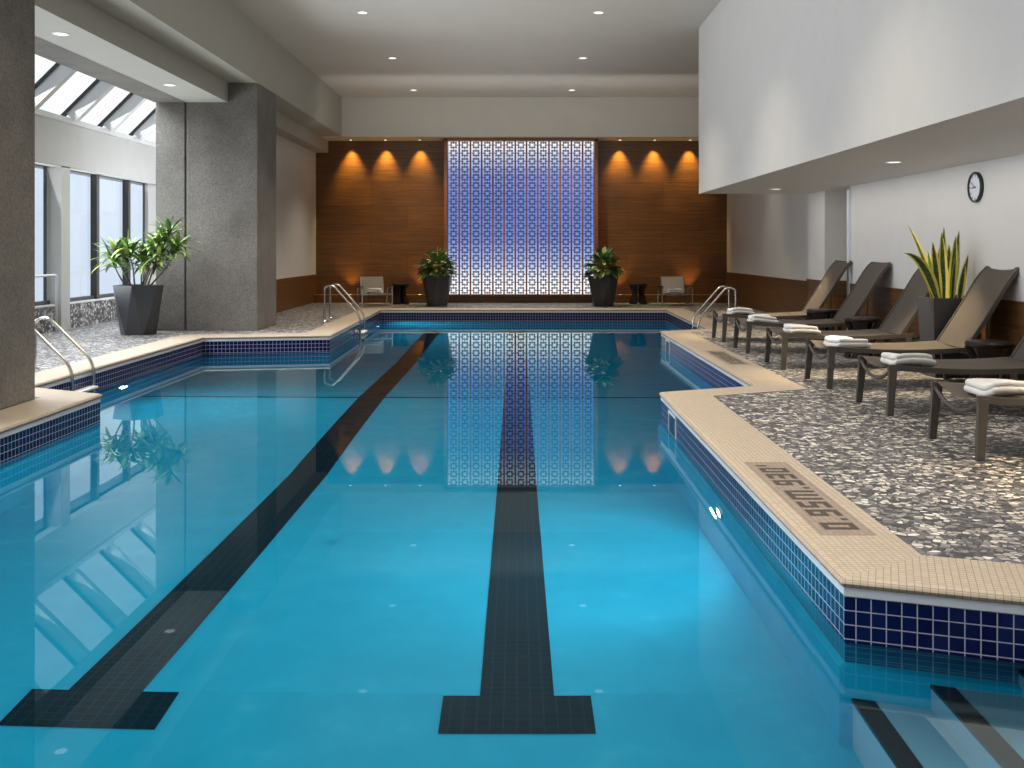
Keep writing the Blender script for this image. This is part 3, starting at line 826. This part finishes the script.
# ------------------------------------------------------------------ ladders
def make_ladder(label):
    t = thing('pool_ladder', label, 'ladder', (0, 0, 0), 0, 'steel pool ladders')   # local: pool on +X, edge at x=0, rails at y=+-.27
    for s in (-1, 1):
        b2 = BM(); y = s * .29
        pts = round_path([(-.62, y, 0.0), (-.62, y, .66), (-.46, y, .69), (.06, y, .10), (.06, y, -1.25)], .16, 7)
        tube(b2, pts, .021, 12); r_ = obj('rail', b2, M['steel'], t, smooth=True, angle=60)
        b3 = BM(); lathe(b3, [(.022, .03), (.034, .026), (.05, .008), (.055, 0.004)], 18, c=(-.62, y, 0)); obj('flange', b3, M['steel'], r_, smooth=True)
    for z in (-.23, -.52, -.81, -1.10):
        b2 = BM(); box(b2, .015, .125, -.27, .27, z - .015, z + .015, .006); obj('step', b2, M['plastic'], t)
    return t
d0 = make_ladder('steel pool ladder at the left beside the near concrete column'); d0.location = (-4.95, 11.72, 0); d0.scale = (1, 1, .87)
for x, y, rz, lb in ((-3.065, 20.2, 0, 'steel pool ladder on the far left pool edge'), (3.345, 19.15, PI, 'steel pool ladder on the far right pool edge')):
    dup(d0, (x, y, 0), rz, lb).scale = (1, 1, 1)
# wall grab rail at the window
b2 = BM(); tube(b2, round_path([(-7.68, 17.35, 0), (-7.68, 17.35, .95), (-7.68, 14.6, .95), (-7.68, 14.6, 0)], .08), .022, 10)
tag(obj('grab_rail', b2, M['plastic'], smooth=True), 'pale grab rail standing before the window beside the pilaster', 'rail')

# skimmers
def skimmer(x, y, label):
    t = thing('pool_skimmer', label, 'skimmer', (x, y, -.19), 0, 'skimmer openings')
    b2 = BM()
    box(b2, -.008, .004, -.22, .22, .08, .10); box(b2, -.008, .004, -.22, .22, -.14, -.12); box(b2, -.008, .004, -.22, -.2, -.12, .08); box(b2, -.008, .004, .2, .22, -.12, .08)
    obj('skimmer_frame', b2, M['trimwhite'], t)
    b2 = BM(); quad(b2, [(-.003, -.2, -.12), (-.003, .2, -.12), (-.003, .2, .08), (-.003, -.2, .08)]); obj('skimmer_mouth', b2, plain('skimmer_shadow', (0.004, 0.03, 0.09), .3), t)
skimmer(1.398, 9.35, 'skimmer opening in the tile band near the pool corner')
skimmer(2.43, 16.75, 'skimmer opening in the tile band beyond the notch')

# depth markers in the coping
GL = {'0': ['111', '101', '101', '101', '111'], '9': ['111', '101', '111', '001', '111'], '5': ['111', '100', '111', '001', '111'], '3': ['111', '001', '111', '001', '111'],
      '.': ['0', '0', '0', '0', '1'], 'm': ['11111', '10101', '10101', '10101', '10101'], "'": ['1', '1', '0', '0', '0'], ' ': ['0'] * 5, '7': ['111', '001', '011', '001', '001'], '2': ['111', '001', '111', '100', '111']}
M['sign'] = gridmat('brown_mosaic_sign', (0.25, 0.195, 0.15), (0.30, 0.235, 0.185), (0.16, 0.12, 0.09), 0.0305, 0.0305, 0.002, 0.5, kind='Object')
M['signtext'] = gridmat('dark_mosaic_letters', (0.03, 0.022, 0.016), (0.045, 0.032, 0.024), (0.06, 0.045, 0.035), 0.0305, 0.0305, 0.002, 0.5, kind='Object')
def marker(x0, x1, y0, y1, text, label):
    t = thing('depth_marker', label, 'sign', ((x0 + x1) / 2, (y0 + y1) / 2, 0.004), 0, 'depth markers in the coping')
    hx, hy = (x1 - x0) / 2, (y1 - y0) / 2
    b2 = BM(); quad(b2, [(-hx, -hy, .001), (hx, -hy, .001), (hx, hy, .001), (-hx, hy, .001)]); obj('plaque', b2, M['sign'], t)
    cols = sum(len(GL[c][0]) + 1 for c in text) - 1
    py = (y1 - y0 - .20) / cols; px = .030 * 1.15
    y = -hy + .10
    for c in text:
        g = GL[c]; b2 = BM()
        for r, row in enumerate(g):
            for q, ch in enumerate(row):
                if ch == '1':
                    xx = -.085 + r * px; yy = y + q * py
                    quad(b2, [(xx, yy, .002), (xx + px * 1.0, yy, .002), (xx + px, yy + py, .002), (xx, yy + py, .002)])
        y += (len(g[0]) + 1) * py
        obj('character', b2, M['signtext'], t)
marker(1.475, 1.75, 5.05, 6.78, "0.95m.930'", 'brown mosaic depth sign with dark numerals in the near coping')
marker(2.53, 2.80, 12.45, 14.1, "0.95m.930'", 'brown mosaic depth sign in the coping beside the far loungers')

# ------------------------------------------------------------------ clock
ck = thing('wall_clock', 'round wall clock with black rim on the right wall', 'clock', (5.0, 11.3, 2.06))
b2 = BM(); lathe(b2, [(.0, 0), (.165, 0), (.168, -.03), (.16, -.04), (.146, -.038), (.146, -.02)], 40, axis='X'); obj('rim', b2, M['black'], ck, smooth=True, angle=40)
b2 = BM(); lathe(b2, [(0, -.021), (.147, -.021)], 40, axis='X'); obj('dial', b2, M['clockface'], ck)
b2 = BM()
for k in range(12):
    a = k * PI / 6; d = Vector((0, math.sin(a), math.cos(a)))
    bar(b2, d * .115 + Vector((-.023, 0, 0)), d * .138 + Vector((-.023, 0, 0)), .004, .012 if k % 3 == 0 else .007, up=(1, 0, 0)) if False else bar(b2, d * .115 + Vector((-.023, 0, 0)), d * .138 + Vector((-.023, 0, 0)), .010 if k % 3 == 0 else .006, .003, up=(1, 0, 0))
obj('hour_marks', b2, M['black'], ck)
def hand(deg, L, w_, nm):
    a = R(deg); d = Vector((0, -math.sin(a), math.cos(a)))   # viewer looks along +X: right is -Y
    b2 = BM(); bar(b2, d * -.02 + Vector((-.026, 0, 0)), d * L + Vector((-.026, 0, 0)), w_, .003, up=(1, 0, 0)); obj(nm, b2, M['black'], ck)
hand(265, .08, .012, 'hour_hand'); hand(300, .115, .008, 'minute_hand')

# ------------------------------------------------------------------ planters & plants
def leaf(bm, base, d, up, L, w, droop=.5, n=6, fold=.15, uv=None, twist=0):
    """tapered blade: base point, direction d, up vector, bending downwards by droop"""
    d = d.normalized(); s = d.cross(up).normalized(); u = s.cross(d)
    if twist: s = (s * math.cos(twist) + u * math.sin(twist)); u = s.cross(d)
    rows = []; p = Vector(base); step = L / n
    for i in range(n + 1):
        t = i / n
        ww = w * (math.sin(PI * min(1, t * .92 + .08)) ** .75) if i < n else 0.0008
        c = bm.verts.new(p - u * fold * ww); a = bm.verts.new(p + s * ww / 2); b_ = bm.verts.new(p - s * ww / 2)
        rows.append((a, c, b_, t))
        d = (d + Vector((0, 0, -1)) * droop * (.3 + t) / n).normalized(); u = s.cross(d)
        p = p + d * step
    lay = bm.loops.layers.uv.verify()
    for r0, r1 in zip(rows, rows[1:]):
        for k in (0, 1):
            f = bm.faces.new((r0[k], r0[k + 1], r1[k + 1], r1[k]))
            for lp, uu, vv in zip(f.loops, (k / 2, (k + 1) / 2, (k + 1) / 2, k / 2), (r0[3], r0[3], r1[3], r1[3])): lp[lay].uv = (uu, vv)

def faceted_pot(t, h, rt, rb, n=6, rot=0):
    b2 = BM()
    T = [b2.verts.new((rt * math.cos(rot + 2 * PI * k / n), rt * math.sin(rot + 2 * PI * k / n), h)) for k in range(n)]
    B = [b2.verts.new((rb * math.cos(rot + 2 * PI * (k + .5) / n), rb * math.sin(rot + 2 * PI * (k + .5) / n), 0)) for k in range(n)]
    for k in range(n):
        b2.faces.new((T[k], B[k], T[(k + 1) % n])); b2.faces.new((B[k], B[(k + 1) % n], T[(k + 1) % n]))
    b2.faces.new(B[::-1])
    I = [b2.verts.new((v.co.x * .93, v.co.y * .93, h)) for v in T]; J = [b2.verts.new((v.co.x * .9, v.co.y * .9, h - .08)) for v in T]
    for k in range(n):
        b2.faces.new((T[k], T[(k + 1) % n], I[(k + 1) % n], I[k])); b2.faces.new((I[k], I[(k + 1) % n], J[(k + 1) % n], J[k]))
    obj('planter', b2, M['pot'], t)
    b2 = BM(); b2.faces.new([b2.verts.new((rt * .9 * math.cos(rot + 2 * PI * k / n), rt * .9 * math.sin(rot + 2 * PI * k / n), h - .06)) for k in range(n)])
    obj('soil', b2, M['soil'], t)

def bush(x, y, seed, label, rot):
    rnd = random.Random(seed)
    t = thing('potted_foliage_plant', label, 'potted plant', (x, y, 0), 0, 'leafy plants beside the screen')
    faceted_pot(t, .72, .375, .25, 7, rot)
    b2 = BM()
    for i in range(230):
        a = rnd.uniform(0, 2 * PI); el = math.asin(rnd.uniform(-.15, 1)); r = .36 * rnd.uniform(.55, 1.0)
        dirn = Vector((math.cos(a) * math.cos(el), math.sin(a) * math.cos(el), math.sin(el)))
        base = Vector((0, 0, .82)) + Vector((dirn.x * r * .95, dirn.y * r * .95, dirn.z * r * 1.25))
        d = Vector((dirn.x, dirn.y, dirn.z * .6 + rnd.uniform(-.35, .25)))
        leaf(b2, base, d, Vector((0, 0, 1)) if abs(d.normalized().z) < .9 else Vector((1, 0, 0)), rnd.uniform(.20, .30), rnd.uniform(.10, .14), droop=rnd.uniform(.8, 1.6), n=4)
    obj('foliage', b2, M['leaf_bush'], t, smooth=True)
    b2 = BM()
    for i in range(9):
        a = i * 2 * PI / 9; tube(b2, [(.1 * math.cos(a), .1 * math.sin(a), .64), (.2 * math.cos(a), .2 * math.sin(a), .9)], .008, 6)
    obj('stem', b2, M['stem'], t)
bush(-1.93, 25.1, 3, 'leafy plant in a faceted charcoal planter left of the glowing screen', .3)
bush(2.08, 25.1, 4, 'leafy plant in a faceted charcoal planter right of the glowing screen', .55)

# cane plant at left
rnd = random.Random(21)
t = thing('potted_cane_plant', 'tall cane plant in a faceted charcoal planter by the windows', 'potted plant', (-6.15, 16.9, 0))
faceted_pot(t, .80, .405, .285, 6, R(95))
stems = [((-.10, .05), (-.38, .00, 1.36)), ((-.02, -.1), (-.12, -.15, 1.42)), ((.05, .0), (.07, .05, 1.20)), ((.06, .06), (.32, -.05, 1.45)), ((.14, -.02), (.50, .05, 1.66)), ((-.14, -.08), (-.40, -.1, 1.22)), ((.1, .1), (.62, .1, 1.42)), ((.1, -.1), (.40, -.12, 1.30)), ((.0, .1), (.10, .2, 1.38))]
fol = BM()
for (bx, by), top in stems:
    b2 = BM(); tp = Vector(top); bp = Vector((bx, by, .72)); mid = (bp + tp) / 2 + Vector((rnd.uniform(-.05, .05), rnd.uniform(-.05, .05), 0))
    tube(b2, [bp, mid, tp], .012, 7, radii=[.016, .013, .009]); obj('stem', b2, M['stem'], t, smooth=True)
    for k in range(40):
        a = rnd.uniform(0, 2 * PI); el = rnd.uniform(-.3, 1.15) if k > 5 else rnd.uniform(.9, 1.45)
        h = rnd.uniform(-.18, .04)
        d = Vector((math.cos(a) * math.cos(el), math.sin(a) * math.cos(el), math.sin(el)))
        base = tp + (tp - mid).normalized() * h
        leaf(fol, base, d, Vector((0, 0, 1)) if abs(d.z) < .95 else Vector((1, 0, 0)), rnd.uniform(.26, .44), rnd.uniform(.05, .072), droop=rnd.uniform(.7, 1.8), n=6)
obj('foliage', fol, M['leaf_cane'], t, smooth=True)

# snake plant at right
t = thing('potted_snake_plant', 'snake plant with yellow edged leaves in a square charcoal planter', 'potted plant', (4.70, 11.40, 0), 0)
b2 = BM(); rt, rb, h = .225, .19, .86
def sq(r, z, a=R(0)): return [b2.verts.new(((r * sx) * math.cos(a) - r * sy * math.sin(a), r * sx * math.sin(a) + r * sy * math.cos(a), z)) for sx, sy in ((-1, -1), (1, -1), (1, 1), (-1, 1))]
rings_ = [sq(rb, 0), sq(rt, h), sq(rt * .92, h), sq(rt * .88, h - .1)]
b2.faces.new(rings_[0][::-1])
for p, q in zip(rings_, rings_[1:]):
    for i in range(4): b2.faces.new((p[i], p[(i + 1) % 4], q[(i + 1) % 4], q[i]))
obj('planter', b2, M['pot'], t)
b2 = BM(); quad(b2, [(-.2, -.2, .8), (.2, -.2, .8), (.2, .2, .8), (-.2, .2, .8)]); obj('soil', b2, M['soil'], t)
rnd = random.Random(5)
specs = [(-.08, -.05, (-.16, -.1, 1), .70, .095, .1), (-.04, -.06, (-.08, -.1, 1), .80, .09, .0), (0, 0, (-.03, .1, 1), .66, .10, 0), (.04, -.02, (.06, -.05, 1), .76, .09, -.05), (.08, .04, (.10, 0, 1), .82, .085, 0), (.12, -.04, (.16, -.1, 1), .56, .08, -.15),
         (-.06, .02, (-.30, 0, 1), .95, .10, .75), (-.10, -.06, (-.30, -.1, 1), .78, .125, 2.1), (-.02, .1, (.05, .2, 1), .62, .09, 0), (.07, .08, (.08, .2, 1), .68, .09, 0), (-.08, .06, (-.12, .1, 1), .60, .09, .1), (.03, -.1, (.02, -.12, 1), .58, .09, 0), (.10, -.1, (.08, -.15, 1), .46, .08, 0), (-.12, .0, (-.22, .05, 1), .44, .08, .1), (.0, .05, (.02, .05, 1), .86, .08, .05)]
for x, y, d, L, w_, dr_ in specs:
    b2 = BM(); leaf(b2, (x, y, .78), Vector(d), Vector((0, -1, 0)) if True else 0, L, w_, droop=dr_, n=9, fold=.22, twist=rnd.uniform(-.7, .7))
    obj('leaf', b2, M['snake'], t, smooth=True)

# ------------------------------------------------------------------ world, daylight and added fill lamps
w = bpy.data.worlds.new('sky'); bpy.context.scene.world = w; w.use_nodes = True
nt = w.node_tree; bg = nt.nodes['Background']
tc = nt.nodes.new('ShaderNodeTexCoord')
n = N(nt, 'ShaderNodeTexNoise', Scale=2.6, Detail=6.0, Roughness=0.6); nt.links.new(tc.outputs['Generated'], n.inputs['Vector'])
c = ramp(nt, n.outputs['Fac'], [(0.36, (0.50, 0.66, 0.90)), (0.50, (0.76, 0.84, 0.96)), (0.62, (1, 1, 1))])
nt.links.new(c, bg.inputs['Color']); bg.inputs['Strength'].default_value = 1.25
# daylight through the window wall and the skylight
area('window_daylight', (-7.62, 11.5, 1.65), (0, R(-108), 0), 2.3, 22, 480, (.90, .95, 1.0), R(110))
area('skylight_daylight', (-6.75, 12.0, 4.15), (0, R(-28), 0), 1.8, 24, 1250, (.88, .94, 1.0), R(110))
area('room_fill', (-0.6, 11.0, CZ - .05), (0, 0, 0), 5.0, 20, 420, (1.0, .95, .88), R(90))  # added ambient fill below the ceiling, separate from the recessed lamps
# added fixtureless lamps throwing light up onto main ceiling and far header
area('ceiling_fill', (-0.6, 12.5, 2.7), (PI, 0, 0), 4.5, 23, 135, (1.0, .95, .87))
area('soffit_fill', (4.2, 9.0, 2.31), (0, 0, 0), 1.0, 17, 70, (1.0, .93, .85))  # added soft fill under the bulkhead, without a lamp fitting
area('header_fill', (0.2, 22.5, 3.6), (R(125), 0, 0), 8.5, .3, 24, (1.0, .95, .86), R(120))

# ------------------------------------------------------------------ camera and colour
cam = bpy.data.cameras.new('camera'); co = bpy.data.objects.new('camera', cam); C.objects.link(co)
co.location = (0, 0, H); co.rotation_euler = (R(90), 0, 0)
cam.sensor_width = 36; cam.lens = 36 * 1040 / 1024
cam.shift_x = -5 / 1024; cam.shift_y = -136 / 1024
cam.clip_end = 300
sc = bpy.context.scene
sc.camera = co
sc.view_settings.view_transform = 'Standard'
sc.view_settings.look = 'None'
sc.cycles.caustics_refractive = False
sc.cycles.caustics_reflective = False
sc.cycles.use_denoising = True
